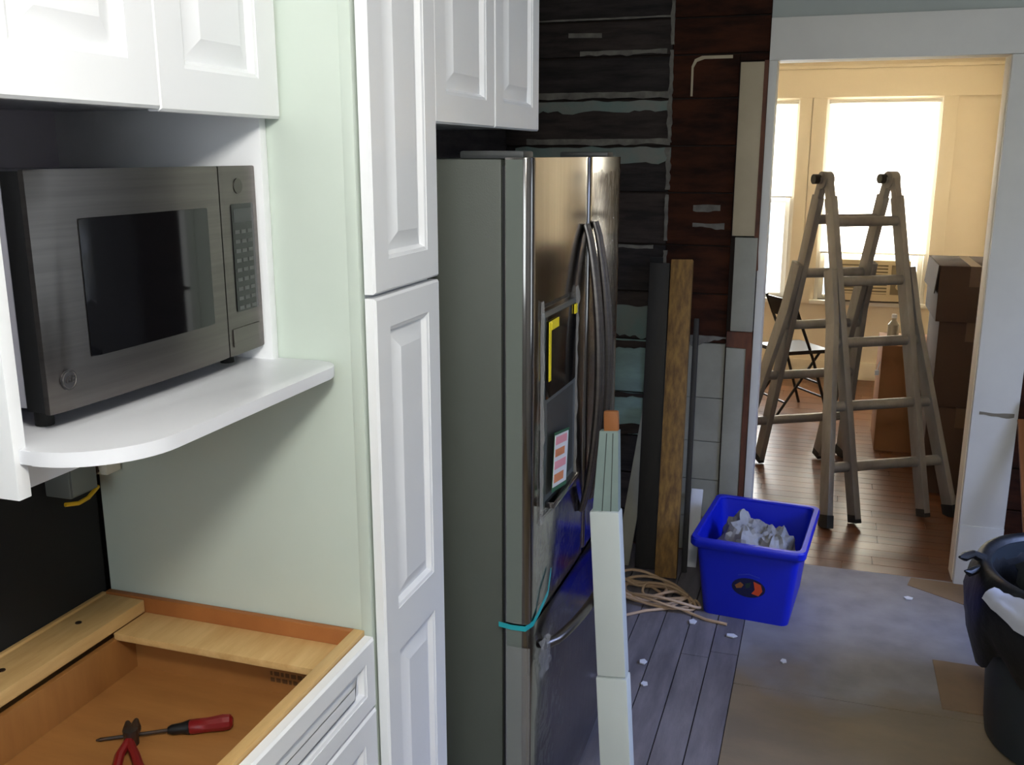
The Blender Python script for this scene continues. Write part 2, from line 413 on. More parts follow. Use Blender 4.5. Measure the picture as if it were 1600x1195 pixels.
chip(planks[10], ragged_band(-1.25, PX + .005, 1.972, 1.947, .012, 2), M_WHITECHIP)
chip(planks[8], ragged_band(-1.30, PX + .01, 1.750, 1.69, .03, 3), M_TEALCHIP)
chip(planks[9], ragged_band(-1.25, PX + .005, 1.785, 1.761, .012, 4), M_WHITECHIP)
chip(planks[11], ragged_band(-1.02, PX - .02, 2.135, 2.118, .014, 5), M_WHITECHIP)
chip(planks[12], ragged_band(-1.2, PX, 2.262, 2.255, .006, 6), M_WHITECHIP)
chip(planks[11], [(-1.07, 2.190), (-.93, 2.186), (-.93, 2.204), (-1.07, 2.208)], M_WHITECHIP)
chip(planks[6], ragged_band(-1.0, PX - .05, 1.349, 1.335, .012, 8), M_WHITECHIP)
chip(planks[5], ragged_band(-.95, PX - .01, 1.09, .955, .035, 9), M_TEALCHIP)
chip(planks[4], ragged_band(-1.0, PX - .01, .935, .905, .02, 10), M_PLDARK, .004)
chip(planks[3], ragged_band(-1.0, PX - .01, .70, .685, .02, 11), M_PLDARK, .004)
chip(planks[3], ragged_band(-1.0, PX - .01, .56, .515, .025, 12), M_PLDARK, .004)
# broken vertical line of plaster where the two kinds of plank meet
for (za, zb, s) in [(2.38, 2.15, 1), (2.13, 1.96, 2), (1.95, 1.77, 3), (1.75, 1.58, 4), (1.56, 1.37, 5), (1.33, 1.17, 6)]:
    n = 12; L = []; R = []
    for i in range(n + 1):
        z = za + (zb - za) * i / n
        L.append((PX - .004 - .030 * max(0, mnoise.noise((z * 17, s, 5))) - .008 * abs(mnoise.noise((z * 60, s, 2))), z)); R.append((PX + .006 + .014 * abs(mnoise.noise((z * 23, s, 9))), z))
    chip(planks[min(12, max(0, sum(1 for q in seams if q < (za + zb) / 2) - 1))], L + R[::-1], M_WHITECHIP, .0055)
brown = [o for o in we.children if o.name.startswith('plank')]
bi = [o for o in brown if o.data.materials[0] == M_PLBROWN]
def arc_trim():
    return [(-.56, 1.95), (-.552, 1.95), (-.552, 2.06), (-.54, 2.082), (-.51, 2.092), (-.40, 2.092), (-.40, 2.104), (-.52, 2.104), (-.548, 2.092), (-.56, 2.065)]
chip(bi[-3], arc_trim(), M_CREAM, .003, YE + .004)
chip(bi[1], ragged_band(-.53, -.40, 1.445, 1.425, .014, 21), M_WHITECHIP, .002, YE + .004)
chip(bi[2], ragged_band(-.53, -.42, 1.52, 1.495, .014, 22), M_WHITECHIP, .002, YE + .004)
chip(bi[0], ragged_band(-.52, -.37, .975, .948, .03, 23), M_WHITECHIP, .002, YE + .004)
obj('black_wall_strip', MB().box((-.70, YE - .012, 0), (PX - .004, YE - .004, 1.30)), M_NEARBLACK, we)  # flat near-black upright strip against the planks

# doorway casing: jamb strips, header, wide right casing, layered old boards at left
def trim(name, boxes, m, bev=.002):
    mb = MB()
    for a, b in boxes: mb.box(a, b, bev)
    return struct(name, mb, m)
trim('trim_1', [((-.258, YE - .012, 0), (DX0, YE + .0205, DZ)), ((DX0 - .0075, YE + .0205, 0), (DX0, YE + WT + .012, DZ))], M_TRIM)
trim('trim_2', [((-.258, YE - .015, DZ), (.86, YE + .02, 2.235)),], M_TRIM)
tj = trim('trim_3', [((DX1, YE - .012, 0), (.764, YE + .02, DZ - .001))], M_TRIM)
trim('trim_10', [((DX1 - .003, YE + .0205, 0), (DX1 + .007, YE + WT + .012, DZ))], M_BEIGETRIM)
trim('trim_4', [((DX0 + .001, YE + .021, DZ + .0005), (DX1 + .007, YE + WT + .012, DZ + .0075))], M_BEIGETRIM)
obj('scuff_mark', MB().prism(ragged_band(.625, .75, .735, .722, .012, 31, 14), YE - .0135, YE - .011, 'y'), mat('scuff', (120, 112, 96), .8), tj)
obj('plinth_block', MB().box((DX1 + .001, YE - .02, 0), (.764, YE - .012, .26), .003), M_TRIM, tj)
tl = trim('trim_5', [((-.366, YE - .014, 1.398), (-.275, YE + .02, 2.075))], M_CREAM)
obj('bare_wood_streak', MB().prism([(-.275, 2.08), (-.259, 2.08), (-.259, 1.36), (-.254, 1.26), (-.292, 1.245), (-.276, 1.40)], YE - .016, YE + .02, 'y'), M_RAWBROWN, tl)
trim('trim_6', [((-.352, YE - .022, 1.005), (-.262, YE + .02, 1.392))], M_PLWHITE)
tm = trim('trim_7', [((-.366, YE - .006, 0), (-.285, YE + .02, .93))], M_PLWHITE)
obj('bare_wood_streak', MB().prism([(-.366, 1.0), (-.262, 1.0), (-.258, .90), (-.262, .2), (-.282, 0), (-.285, .93), (-.366, .935)], YE - .009, YE + .018, 'y'), M_RAWBROWN, tm)

# ------------------------------------------------------------------ adjoining room
WB = (-0.02 - .04, .74, .62, 2.125)     # big window hole
WS = (-.98, -.255, .62, 2.125)
struct('wall_beyond_end', wall_holes('y', FARY, .12, RXL, RXR + .1, 0, ZC, [WB, WS]), M_BEIGE)
struct('wall_beyond_left', MB().box((RXL - .1, YE + WT, 0), (RXL, FARY + .12, ZC)), M_BEIGE)
struct('wall_beyond_right', MB().box((RXR, YE + WT, 0), (RXR + .1, FARY, ZC)), M_BEIGE)
struct('wall_beyond_near', wall_holes('y', YE + WT, .01, RXL, RXR, 0, ZC, [(DX0 - .008, DX1 + .008, 0, DZ + .008)]), M_BEIGE)
window('window_3', 'y', FARY, WB[0], WB[1], WB[2], WB[3], .12, M_WINWHITE)
window('window_4', 'y', FARY, WS[0], WS[1], WS[2], WS[3], .12, M_WINWHITE)
mb = MB()
mb.box((RXL, FARY - .022, 2.135), (RXR, FARY, 2.34), .004); mb.box((RXL, FARY - .035, 2.34), (RXR, FARY, 2.365), .004)
struct('trim_8', mb, M_BEIGETRIM)
trim('trim_9', [((WB[0] - .10, FARY - .02, .59), (WB[0], FARY, 2.135)), ((WB[1], FARY - .02, .59), (WB[1] + .10, FARY, 2.135)), ((WS[1], FARY - .02, .59), (WS[1] + .09, FARY, 2.135))], M_BEIGETRIM)
struct('baseboard_end', MB().box((RXL, FARY - .018, 0), (RXR, FARY, .14), .004), M_BEIGETRIM)
struct('baseboard_right', MB().box((RXR - .018, YE + WT + .01, 0), (RXR, FARY - .02, .14), .004), M_BEIGETRIM)
# roller shades
def shade(x0, x1, z0, z1, label):
    t = thing('roller_shade', label, 'window shade', ((x0 + x1) / 2, FARY - .03, z0))
    obj('roller', MB().tube([(x0, FARY - .04, z1 - .015), (x1, FARY - .04, z1 - .015)], .016, 12), M_WINWHITE, t)
    obj('fabric', MB().box((x0 + .01, FARY - .030, z0 + .01), (x1 - .01, FARY - .028, z1 - .01)), M_SHADE, t)
    obj('hem_bar', MB().box((x0 + .01, FARY - .034, z0), (x1 - .01, FARY - .024, z0 + .012), .002), M_WINWHITE, t)
shade(-.045, .725, .985, 2.12, 'white roller shade glowing in the wide window above the air conditioner')
shade(-.97, -.262, 1.40, 2.12, 'white roller shade half down in the narrow window beside the left jamb')
# window air conditioner
t = thing('window_air_conditioner', 'beige window air conditioner under the glowing wide shade', 'air conditioner', (.33, FARY - .1, .635))
obj('case', MB().box((.06, FARY - .16, .645), (.615, FARY + .2, .955), .012), M_ACBODY, t)
obj('grille_recess', MB().box((.10, FARY - .162, .70), (.46, FARY - .155, .92)), M_ACDK, t)
for i in range(9): obj('louver', MB().box((.10, FARY - .168, .705 + i * .024), (.46, FARY - .158, .716 + i * .024)), M_ACBODY, t)
obj('control_panel', MB().box((.485, FARY - .165, .70), (.595, FARY - .158, .92), .002), M_ACDK, t)
for i in range(2): obj('knob', MB().tube([(.54, FARY - .165, .76 + i * .09), (.54, FARY - .185, .76 + i * .09)], .02, 14), M_ACBODY, t)
# ------------------------------------------------------------------ ceiling lamp of the kitchen (out of frame, lights the cabinets)
LX, LY = 0.03, 0.12
t = thing('ceiling_light', 'white glass globe ceiling light above the camera', 'ceiling light', (LX, LY, ZC - .32))
obj('canopy', MB().lathe([(.075, ZC - .035), (.08, ZC - .02), (.08, ZC - .001)], (LX, LY), 28), M_CAB, t)
obj('stem', MB().tube([(LX, LY, ZC - .06), (LX, LY, ZC - .034)], .018, 14), M_CAB, t)
R_ = .125; zc = ZC - .055 - R_
obj('globe', MB().lathe([(R_ * math.sin(math.pi * k / 16), zc - R_ * math.cos(math.pi * k / 16)) for k in range(1, 16)], (LX, LY), 32), M_DIFFUSER, t, 80)

#==PART2==
# ------------------------------------------------------------------ cabinets
def rect_x(x, y0, y1, z0, z1, ins=0.0):
    return [(x, y0 + ins, z0 + ins), (x, y1 - ins, z0 + ins), (x, y1 - ins, z1 - ins), (x, y0 + ins, z1 - ins)]
def panel_door(name, par, xf, y0, y1, z0, z1, fw=.055, t=.02, splits=(), m=None):
    """raised-panel door facing +x; splits = list of (za, zb) panel fields, default one field"""
    m = m or M_CAB
    fields = splits or [(z0 + fw, z1 - fw)]
    mb = MB()
    ya, yb = y0 + fw, y1 - fw
    b = .004
    # stiles
    mb.loops([rect_x(xf - t, y0, ya, z0, z1), rect_x(xf - b, y0, ya, z0, z1), rect_x(xf, y0 + b, ya - 0.0, z0 + b, z1 - b)])
    mb.loops([rect_x(xf - t, yb, y1, z0, z1), rect_x(xf - b, yb, y1, z0, z1), rect_x(xf, yb, y1 - b, z0 + b, z1 - b)])
    # rails
    edges = [z0] + [v for f in fields for v in f] + [z1]
    for za, zb in zip(edges[0::2], edges[1::2]):
        mb.loops([rect_x(xf - t, ya, yb, za, zb), rect_x(xf - b, ya, yb, za, zb),
                  [(xf, ya, za + (b if za == z0 else 0)), (xf, yb, za + (b if za == z0 else 0)), (xf, yb, zb - (b if zb == z1 else 0)), (xf, ya, zb - (b if zb == z1 else 0))]])
    d = obj(name, mb, m, par, 25)
    for za, zb in fields:
        mb = MB()
        mb.loops([rect_x(xf - t + .001, ya, yb, za, zb, -.004), rect_x(xf - .001, ya, yb, za, zb, -.0005), rect_x(xf - .003, ya, yb, za, zb, .006), rect_x(xf - .012, ya, yb, za, zb, .012),
                  rect_x(xf - .011, ya, yb, za, zb, .018), rect_x(xf - .001, ya, yb, za, zb, .044), rect_x(xf - .001, ya, yb, za, zb, .046)])
        obj('raised_panel', mb, m, d, 20)
    return d

YP = 1.456       # pantry near side
# wall cabinet over the microwave, with its shelf
CX = -.89
t = thing('wall_cabinet', 'white wall cabinet with two raised-panel doors and curved microwave shelf', 'cabinet', (-1.1, 1.15, 1.31))
obj('body', MB().box((XW + .014, .835, 1.795), (CX, YP - .002, 2.45), .002), M_CAB, t)
panel_door('door', t, CX + .022, .825, 1.139, 1.781, 2.44, .06)
panel_door('door', t, CX + .017, 1.142, YP - .006, 1.778, 2.44, .06)
def side_panel(y0, y1, xf):
    return MB().box((XW + .014, y0, 1.308), (xf, y1, 1.795), .0015)
obj('side_panel', side_panel(.868, .888, -.914), M_CAB, t)
obj('side_panel', side_panel(YP - .021, YP - .002, -.905), M_CAB, t)
obj('back_panel', MB().box((XW + .014, .888, 1.308), (XW + .022, YP - .021, 1.795)), M_NICHE, t)
# shelf with rounded corners
ZS = 1.372
def arc(cx, cy, r, a0, a1, n=10):
    return [(cx + r * math.cos(math.radians(a0 + (a1 - a0) * i / n)), cy + r * math.sin(math.radians(a0 + (a1 - a0) * i / n))) for i in range(n + 1)]
YN = .875
poly = [(XW + .022, YN)] + arc(-.775 - .13, YN + .13, .13, -90, 0, 14) + arc(-.775 - .045, YP - .003 - .045, .045, 0, 90, 8) + [(XW + .022, YP - .003)]
# cut around the two side panels is hidden: the shelf sits between and in front of them
poly = [(XW + .023, .8885), (-.9135, .8885), (-.9135, YN)] + arc(-.775 - .12, YN + .12, .12, -90, 0, 14) + arc(-.775 - .05, YP - .003 - .05, .05, 0, 90, 8) + [(-.9045, YP - .003), (-.9045, YP - .0215), (XW + .023, YP - .0215)]
obj('shelf', MB().prism(poly, ZS - .019, ZS, 'z', .002), M_SHELF, t)
obj('apron', MB().box((-.957, .889, 1.308), (-.939, YP - .022, ZS - .0195), .0015), M_CAB, t)

# pantry
PXF = -.718
t = thing('pantry_cabinet', 'tall narrow white pantry cabinet left of the refrigerator', 'cabinet', (-1.03, 1.62, 0))
obj('side_panel', MB().box((XW + .02, YP, 0), (-.762, YP + .016, 2.45), .001), M_SIDE, t)
obj('side_stile', MB().box((-.764, YP - .0015, 0), (-.742, YP + .018, 2.45), .0025), M_SIDE, t)
obj('body', MB().box((XW + .02, YP + .018, .1), (-.744, 1.751, 2.45), .001), M_CAB, t)
obj('toe_kick', MB().box((XW + .02, YP + .02, 0), (-.81, 1.749, .1)), M_CAB, t)
panel_door('door', t, PXF, YP + .008, 1.75, 1.489, 2.44, .056)
panel_door('door', t, PXF, YP + .008, 1.75, .115, 1.482, .056, splits=[(.171, .80), (.885, 1.426)])

# cabinet over the refrigerator
t = thing('fridge_cabinet', 'white two-door cabinet mounted above the refrigerator', 'cabinet', (-1.03, 2.14, 1.78))
obj('body', MB().box((XW + .02, 1.753, 1.785), (-.744, 2.447, 2.45), .001), M_CAB, t)
panel_door('door', t, PXF - .004, 1.755, 2.103, 1.779, 2.44, .056)
panel_door('door', t, PXF - .004, 2.106, 2.45, 1.779, 2.44, .056)

# base cabinet without a worktop
ZB = .868
t = thing('base_cabinet', 'topless white base cabinet with open wooden drawer below the microwave', 'cabinet', (-1.04, 1.06, 0))
BY0, BY1 = .62, YP - .003
obj('far_side', MB().box((-1.325, BY1 - .013, .1), (-.778, BY1, ZB), .001), M_EDGE, t)
obj('near_side', MB().box((-1.325, BY0, .1), (-.778, BY0 + .013, ZB), .001), M_EDGE, t)
obj('back_rail', MB().box((-1.322, BY0 + .014, ZB - .030), (-1.232, BY1 - .014, ZB - .004), .002), M_PINE, t)
obj('back_lip', MB().box((-1.331, BY0, .1), (-1.3225, BY1 - .014, ZB), .001), M_PINE, t)
obj('corner_stretcher', MB().box((-1.231, BY1 - .106, ZB - .044), (-.780, BY1 - .014, ZB - .030), .002), M_PINE, t)
obj('corner_stretcher', MB().box((-1.231, BY0 + .014, ZB - .036), (-.780, BY0 + .112, ZB - .022), .002), M_PINE, t)
obj('face_frame', MB().box((-.779, BY0, ZB - .016), (-.757, BY1, ZB), .0015)
    .box((-.779, BY0, .1), (-.757, BY0 + .036, ZB - .0165)).box((-.779, BY1 - .012, .1), (-.757, BY1, ZB - .0165)), M_PINE, t)
obj('toe_kick', MB().box((-.84, BY0, 0), (-.825, BY1, .1)), M_CAB, t)
obj('cabinet_floor', MB().box((-1.32, BY0 + .013, .1), (-.78, BY1 - .013, .115)), M_MAPLE, t)
DZ0, DZ1 = .735, .826
d = obj('drawer', MB().box((-1.226, BY0 + .04, DZ0), (-.785, BY1 - .055, DZ0 + .008)), M_MAPLE, t)
obj('drawer_back', MB().box((-1.238, BY0 + .03, DZ0 - .012), (-1.226, BY1 - .045, DZ1), .0015), M_MAPLE, d)
obj('drawer_side', MB().box((-1.226, BY1 - .057, DZ0 - .012), (-.785, BY1 - .045, DZ1), .0015), M_MAPLE, d)
obj('drawer_side', MB().box((-1.226, BY0 + .03, DZ0 - .012), (-.785, BY0 + .042, DZ1), .0015), M_MAPLE, d)
obj('drawer_box_front', MB().box((-.797, BY0 + .042, DZ0 - .012), (-.785, BY1 - .057, DZ1), .0015), M_MAPLE, d)
mb = MB()   # stencilled stamp inside the far drawer side
for r in range(2):
    xx = -.925
    while xx < -.845:
        wd = rnd.uniform(.004, .012)
        mb.box((xx, BY1 - .0578, DZ0 + .044 - r * .013), (xx + wd, BY1 - .0571, DZ0 + .052 - r * .013)); xx += wd + .004
obj('ink_stamp', mb, mat('ink_brown', (96, 66, 36), .8), d)
panel_door('drawer_front', t, -.735, BY0 + .003, BY1 - .004, .722, ZB - .008, .036)
panel_door('drawer_front', t, -.735, BY0 + .003, BY1 - .004, .43, .716, .05)
panel_door('drawer_front', t, -.735, BY0 + .003, BY1 - .004, .12, .424, .05)
for yy in (1.14, 1.32): obj('screw', MB().tube([(-1.285, yy, ZB - .006), (-1.285, yy, ZB - .0025)], .006, 10), M_TOOL, t)

# tools in the drawer
zt = DZ0 + .008
def P(a, b, s): return V(a) + (V(b) - V(a)) * s
t = thing('screwdriver', 'screwdriver with red and black handle in the open drawer', 'screwdriver', (-1.02, 1.226, zt))
a, b = V((-1.125, 1.165, zt + .004)), V((-.925, 1.272, zt + .015))
obj('shaft', MB().tube([P(a, b, 0), P(a, b, .03), P(a, b, .06), P(a, b, .60)], [.0015, .0035, .003, .0032], 10), M_TOOL, t)
obj('collar', MB().tube([P(a, b, .52), P(a, b, .55), P(a, b, .62), P(a, b, .68)], [.006, .009, .0095, .013], 14), M_BLACK, t)
obj('handle', MB().tube([P(a, b, .66), P(a, b, .70), P(a, b, .82), P(a, b, .93), P(a, b, .98), P(a, b, 1.0)], [.010, .0135, .0125, .0145, .013, .007], 10), M_REDH, t)
t = thing('pliers', 'rusty pliers with red grips lying across the screwdriver', 'pliers', (-1.055, 1.15, zt))
pv = V((-1.062, 1.178, zt + .014))
obj('jaw', MB().tube([pv, pv + V((-.016, .012, .004)), pv + V((-.03, .028, .006))], [.011, .010, .004], 10)
    .tube([pv + V((0, 0, .004)), pv + V((-.004, .016, .008)), pv + V((-.018, .036, .008))], [.011, .010, .004], 10), M_TOOL, t)
obj('pivot', MB().tube([pv + V((0, 0, -.012)), pv + V((0, 0, .016))], .012, 14), M_TOOL, t)
obj('grip', MB().tube([pv + V((.002, -.01, 0)), pv + V((.012, -.045, -.004)), pv + V((.040, -.090, -.006)), pv + V((.07, -.125, -.006))], [.007, .008, .0085, .006], 10), M_REDH, t)
obj('grip', MB().tube([pv + V((.004, -.01, 0)), pv + V((.036, -.035, -.004)), pv + V((.075, -.070, -.006)), pv + V((.105, -.10, -.006))], [.007, .008, .0085, .006], 10), M_REDH, t)

# junction box on the black wall panel
t = thing('junction_box', 'grey metal junction box with yellow wire under the shelf', 'electrical box', (-1.30, 1.36, 1.08))
bxm = MB().box((-1.332, 1.325, 1.108), (-1.275, 1.395, 1.175), .003)
obj('case', bxm, M_GALV, t)
obj('cover', MB().box((-1.275, 1.328, 1.112), (-1.272, 1.39, 1.17), .001), M_GALV, t)
obj('connector', MB().tube([(-1.30, 1.395, 1.14), (-1.30, 1.425, 1.14)], .014, 12).tube([(-1.30, 1.405, 1.14), (-1.30, 1.411, 1.14)], .019, 6), M_TOOL, t)
obj('wire', MB().tube([(-1.275, 1.31, 1.104), (-1.268, 1.335, 1.099), (-1.268, 1.36, 1.101), (-1.28, 1.40, 1.108)], .004, 8), M_WIREY, t)
t = thing('outlet_fitting', 'ivory plastic outlet fitting against the black wall panel', 'outlet', (-1.29, 1.44, 1.11))
obj('body', MB().box((-1.332, 1.418, 1.150), (-1.262, 1.454, 1.19), .004), M_IVORY, t)
obj('ear', MB().box((-1.29, 1.41, 1.128), (-1.265, 1.450, 1.151), .003), M_IVORY, t)

# ------------------------------------------------------------------ microwave
MW0, MW1 = .936, 1.431; MXF = -.908; MZ0, MZ1 = 1.398, 1.703
t = thing('microwave_oven', 'stainless steel microwave oven on the white shelf', 'microwave', ((-1.12), 1.18, ZS))
obj('body', MB().box((-1.29, MW0 + .006, MZ0 + .004), (MXF - .048, MW1 - .012, MZ1 - .004), .004), mat('microwave_case_grey', (150, 150, 160), .4), t)
obj('front_frame', MB().box((MXF - .048, MW0 + .001, MZ0 + .002), (MXF - .018, MW1 - .004, MZ1 - .002), .002), M_BLACK, t)
def bow(y):     # slight outward bow of the door
    s = (y - MW0) / (MW1 - MW0); return MXF - .010 * (2 * s - 1) ** 2
def slab(y0, y1, z0, z1, xback, off=0.0, n=16, rnd0=False, rnd1=False):
    pts = [(xback, y0)]
    for i in range(n + 1):
        y = y0 + (y1 - y0) * i / n
        pts.append((bow(y) + off, y))
    pts.append((xback, y1))
    return MB().prism(pts, z0, z1, 'z', .0025)
YD = 1.318
d = obj('door', slab(MW0, YD - .0015, MZ0, MZ1, MXF - .018), M_STEEL, t)
obj('window', slab(MW0 + .075, YD - .038, MZ0 + .062, MZ1 - .062, MXF - .016, .0015), M_GLASSBLK, d)
cp = obj('control_panel', slab(YD + .0015, MW1, MZ0, MZ1, MXF - .018), M_STEEL, t)
obj('keypad', slab(YD + .030, MW1 - .014, MZ0 + .070, MZ1 - .060, MXF - .016, .0015), M_GLASSBLK, cp)
mb = MB()
for r in range(9):
    for c in range(3):
        y = YD + .037 + c * .0195; z = MZ1 - .105 - r * .0155
        mb.box((bow(y) + .001, y, z - .003), (bow(y) + .0022, y + .012, z + .003))
obj('key_print', mb, M_KEY, cp)
obj('display', slab(YD + .036, MW1 - .020, MZ1 - .090, MZ1 - .068, MXF - .016, .002), M_DKGREY, cp)
obj('release_button', slab(YD + .012, MW1 - .012, MZ0 + .014, MZ0 + .044, MXF - .010, .002), M_STEEL, cp)
obj('badge_ring', MB().tube([(bow(YD + .05) - .001, YD + .055, MZ1 - .032), (bow(YD + .05) + .0015, YD + .055, MZ1 - .032)], .012, 24), mat('badge_steel', (96, 92, 88), .4, 1.0), cp)
# round script badge at the lower left of the door
by, bz = MW0 + .034, MZ0 + .040; bx0 = bow(by)
bd = obj('badge', MB().tube([(bx0 - .001, by, bz), (bx0 + .0015, by, bz)], .0135, 28), mat('badge_dark', (70, 68, 70), .4, .6), d)
mb = MB(); ring = [(bx0 + .0018, by + .0115 * math.cos(a * math.pi / 16), bz + .0115 * math.sin(a * math.pi / 16)) for a in range(33)]
mb.tube(ring, .0007, 6); obj('badge_rim', mb, M_STEEL, bd)
def text_mesh(txt, size, depth=.0006):
    cu = bpy.data.curves.new('txt', 'FONT'); cu.body = txt; cu.size = size; cu.extrude = depth; cu.align_x = 'CENTER'; cu.align_y = 'CENTER'; cu.shear = .25
    tmp = bpy.data.objects.new('txt', cu); COL.objects.link(tmp)
    dg = bpy.context.evaluated_depsgraph_get(); me = bpy.data.meshes.new_from_object(tmp.evaluated_get(dg))
    bpy.data.objects.remove(tmp); bpy.data.curves.remove(cu)
    return me
mb = MB(); me = text_mesh('GE', .013); mb.bm.from_mesh(me)
for v in mb.bm.verts:      # text lies in local xy; stand it on the door facing +x (text x -> +y, text y -> z)
    v.co = V((bx0 + .0018 + v.co.z, by + v.co.x, bz + v.co.y))
obj('badge_letters', mb, M_STEEL, bd)
for (fx, fy) in ((-1.25, MW0 + .04), (-1.25, MW1 - .04), (MXF - .06, MW0 + .04), (MXF - .06, MW1 - .04)):
    obj('foot', MB().tube([(fx, fy, ZS), (fx, fy, MZ0 + .006)], .012, 12), M_RUBBER, t)

# ------------------------------------------------------------------ refrigerator
FY0, FYM, FY1 = 1.845, 2.296, 2.715
FXD = -.549; FXC = -.625
t = thing('refrigerator', 'stainless french-door refrigerator still in protective film, beside the pantry', 'refrigerator', (-.95, 2.3, 0))
obj('case', MB().box((-1.30, FY0 + .012, .03), (FXC, FY1 - .012, 1.712), .004), M_FRSIDE, t)
for yy in (FY0 + .05, FY1 - .05):
    obj('hinge_cover', MB().box((FXC - .09, yy - .035, 1.712), (FXD - .03, yy + .035, 1.728), .006), M_DKGREY, t)
    obj('foot', MB().tube([(FXC - .05, yy, 0), (FXC - .05, yy, .032)], .02, 12), M_RUBBER, t)
obj('gasket', MB().box((FXC, FY0 + .02, .07), (FXC + .012, FY1 - .02, 1.70)), M_BLACK, t)
obj('base_grille', MB().box((FXC - .03, FY0 + .02, .02), (FXC + .03, FY1 - .02, .065), .003), M_DKGREY, t)
def fbow(y): s = (y - FY0) / (FY1 - FY0); return FXD + .010 * (1 - (2 * s - 1) ** 2) - .010
def fslab(y0, y1, z0, z1, near_round=True, far_round=True, xb=FXC + .012, off=0.0, n=14, r=.016):
    pts = [(xb, y0)]
    ys = [y0 + (y1 - y0) * i / n for i in range(n + 1)]
    R = []
    for k in range(6):
        a = math.radians(90 * k / 5)
        R.append((r * (1 - math.cos(a)), r * (1 - math.sin(a))))   # (dy from edge, dx back)
    if near_round:
        for dy, dx in R: pts.append((fbow(y0 + dy) + off - dx, y0 + dy))
    else: pts.append((fbow(y0) + off, y0))
    for y in ys[1:-1]: 
        if y > y0 + r and y < y1 - r: pts.append((fbow(y) + off, y))
    if far_round:
        for dy, dx in R[::-1]: pts.append((fbow(y1 - dy) + off - dx, y1 - dy))
    else: pts.append((fbow(y1) + off, y1))
    pts.append((xb, y1))
    return MB().prism(pts, z0, z1, 'z', .002)
d1 = obj('door', fslab(FY0, FYM - .003, .712, 1.715), M_FRIDGE, t)
d2 = obj('door', fslab(FYM + .003, FY1, .712, 1.715), M_FRIDGE, t)
d3 = obj('freezer_drawer', fslab(FY0, FY1, .075, .702), M_FRIDGE, t)
for par, z0, z1 in ((d1, .716, 1.711), (d3, .08, .698)):
    obj('door_edge', MB().box((FXC + .014, FY0 - .0006, z0), (FXD - .027, FY0 + .001, z1)), mat('door_edge_grey', (92, 99, 92), .4), par)
def handle(par, y, z0, z1, dy):
    n = 22; pts = []
    for i in range(n + 1):
        s = i / n; z = z0 + (z1 - z0) * s
        b = math.sin(math.pi * s)
        pts.append((fbow(y) + .008 + .040 * b ** .75, y + dy * b, z))
    mb = MB()
    # flattened bar: three tubes side by side give the ribbed look
    for q in (-.011, 0, .011):
        mb.tube([(p[0] - abs(q) * .3, p[1] + q, p[2]) for p in pts], [.006 + .004 * math.sin(math.pi * i / n) for i in range(n + 1)], 10)
    return obj('handle', mb, M_STEEL, par)
handle(d1, FYM - .045, .84, 1.56, 0)
handle(d2, FYM + .050, .84, 1.56, 0)
# freezer handle
hz = .625; pts = []
for i in range(23):
    s = i / 22; y = FY0 + .09 + (FY1 - FY0 - .18) * s
    pts.append((fbow(y) + .006 + .05 * math.sin(math.pi * s) ** .5, y, hz))
obj('handle', MB().tube(pts, .012, 12), M_STEEL, d3)
# ice and water dispenser in the near door
dy0, dy1 = 1.925, 2.168
dp = obj('dispenser', fslab(dy0, dy1, .955, 1.395, False, False, FXD - .02, .004), mat('dispenser_grey', (92, 98, 98), .35, .3), d1)
obj('dispenser_panel', fslab(dy0 + .006, dy1 - .006, 1.205, 1.385, False, False, FXD - .015, .0065), M_GLASSBLK, dp)
obj('dispenser_cavity', fslab(dy0 + .02, dy1 - .02, .985, 1.195, False, False, FXD - .015, .0050), M_DKGREY, dp)
obj('drip_tray', MB().box((fbow(2.05), dy0 + .01, .957), (fbow(2.1) + .022, dy1 - .01, .972), .003), M_FRIDGE, dp)
obj('yellow_tape', MB().box((fbow(1.99) + .0085, dy0 + .010, 1.245), (fbow(1.99) + .0098, dy0 + .026, 1.375))
    .box((fbow(1.99) + .0085, dy0 + .026, 1.355), (fbow(1.99) + .0105, dy0 + .085, 1.375)), M_YELLOW, dp)
obj('yellow_tape', MB().box((fbow(2.2) + .0075, dy1 - .03, 1.362), (fbow(2.2) + .0095, dy1 - .008, 1.384)), M_YELLOW, dp)
# creased film along the dispenser edges and over the lower doors
def crease(par, path, wd, m, seed, off=.006):
    mb = MB(); L = []
    for i, (y, z) in enumerate(path):
        h = wd * (.6 + .8 * abs(mnoise.noise((i * .9, seed, 2))))
        o = off + .010 * abs(mnoise.noise((i * 1.7, seed, 5)))
        L.append([(fbow(y) + .001, y - h / 2, z), (fbow(y) + o, y, z + .004), (fbow(y) + .001, y + h / 2, z)])
    return obj('film_crease', mb.loops(L), m, par)
crease(d1, [(dy0 - .012 + .006 * mnoise.noise((i, 3, 1)), 1.42 - i * .016) for i in range(32)], .014, M_FILMW, 1)
crease(d1, [(dy1 + .012 + .006 * mnoise.noise((i, 5, 1)), 1.42 - i * .016) for i in range(32)], .012, M_FILMW, 2)
crease(d1, [(dy0 + (dy1 - dy0) * i / 10, 1.405 + .01 * mnoise.noise((i, 8, 1))) for i in range(11)], .02, M_FILMW, 3)
crease(d1, [(dy0 + (dy1 - dy0) * i / 10, .935 + .012 * mnoise.noise((i, 9, 1))) for i in range(11)], .02, M_FILMW, 4)
def film(par, y0, y1, z0, z1, seed, ry=.006, name='protective_film'):
    def f(u, v):
        y = y0 + (y1 - y0) * u; z = z0 + (z1 - z0) * v + (.02 * mnoise.noise((u * 5, seed, 0)) if v in (0, 1) else 0)
        fold = abs(mnoise.noise((y * 9 + z * 7, z * 3 - y * 4, seed))) * ry
        return (fbow(y) + .0025 + fold, y, z)
    return obj(name, MB().grid(f, 30, 40), M_FILM, par, 60)
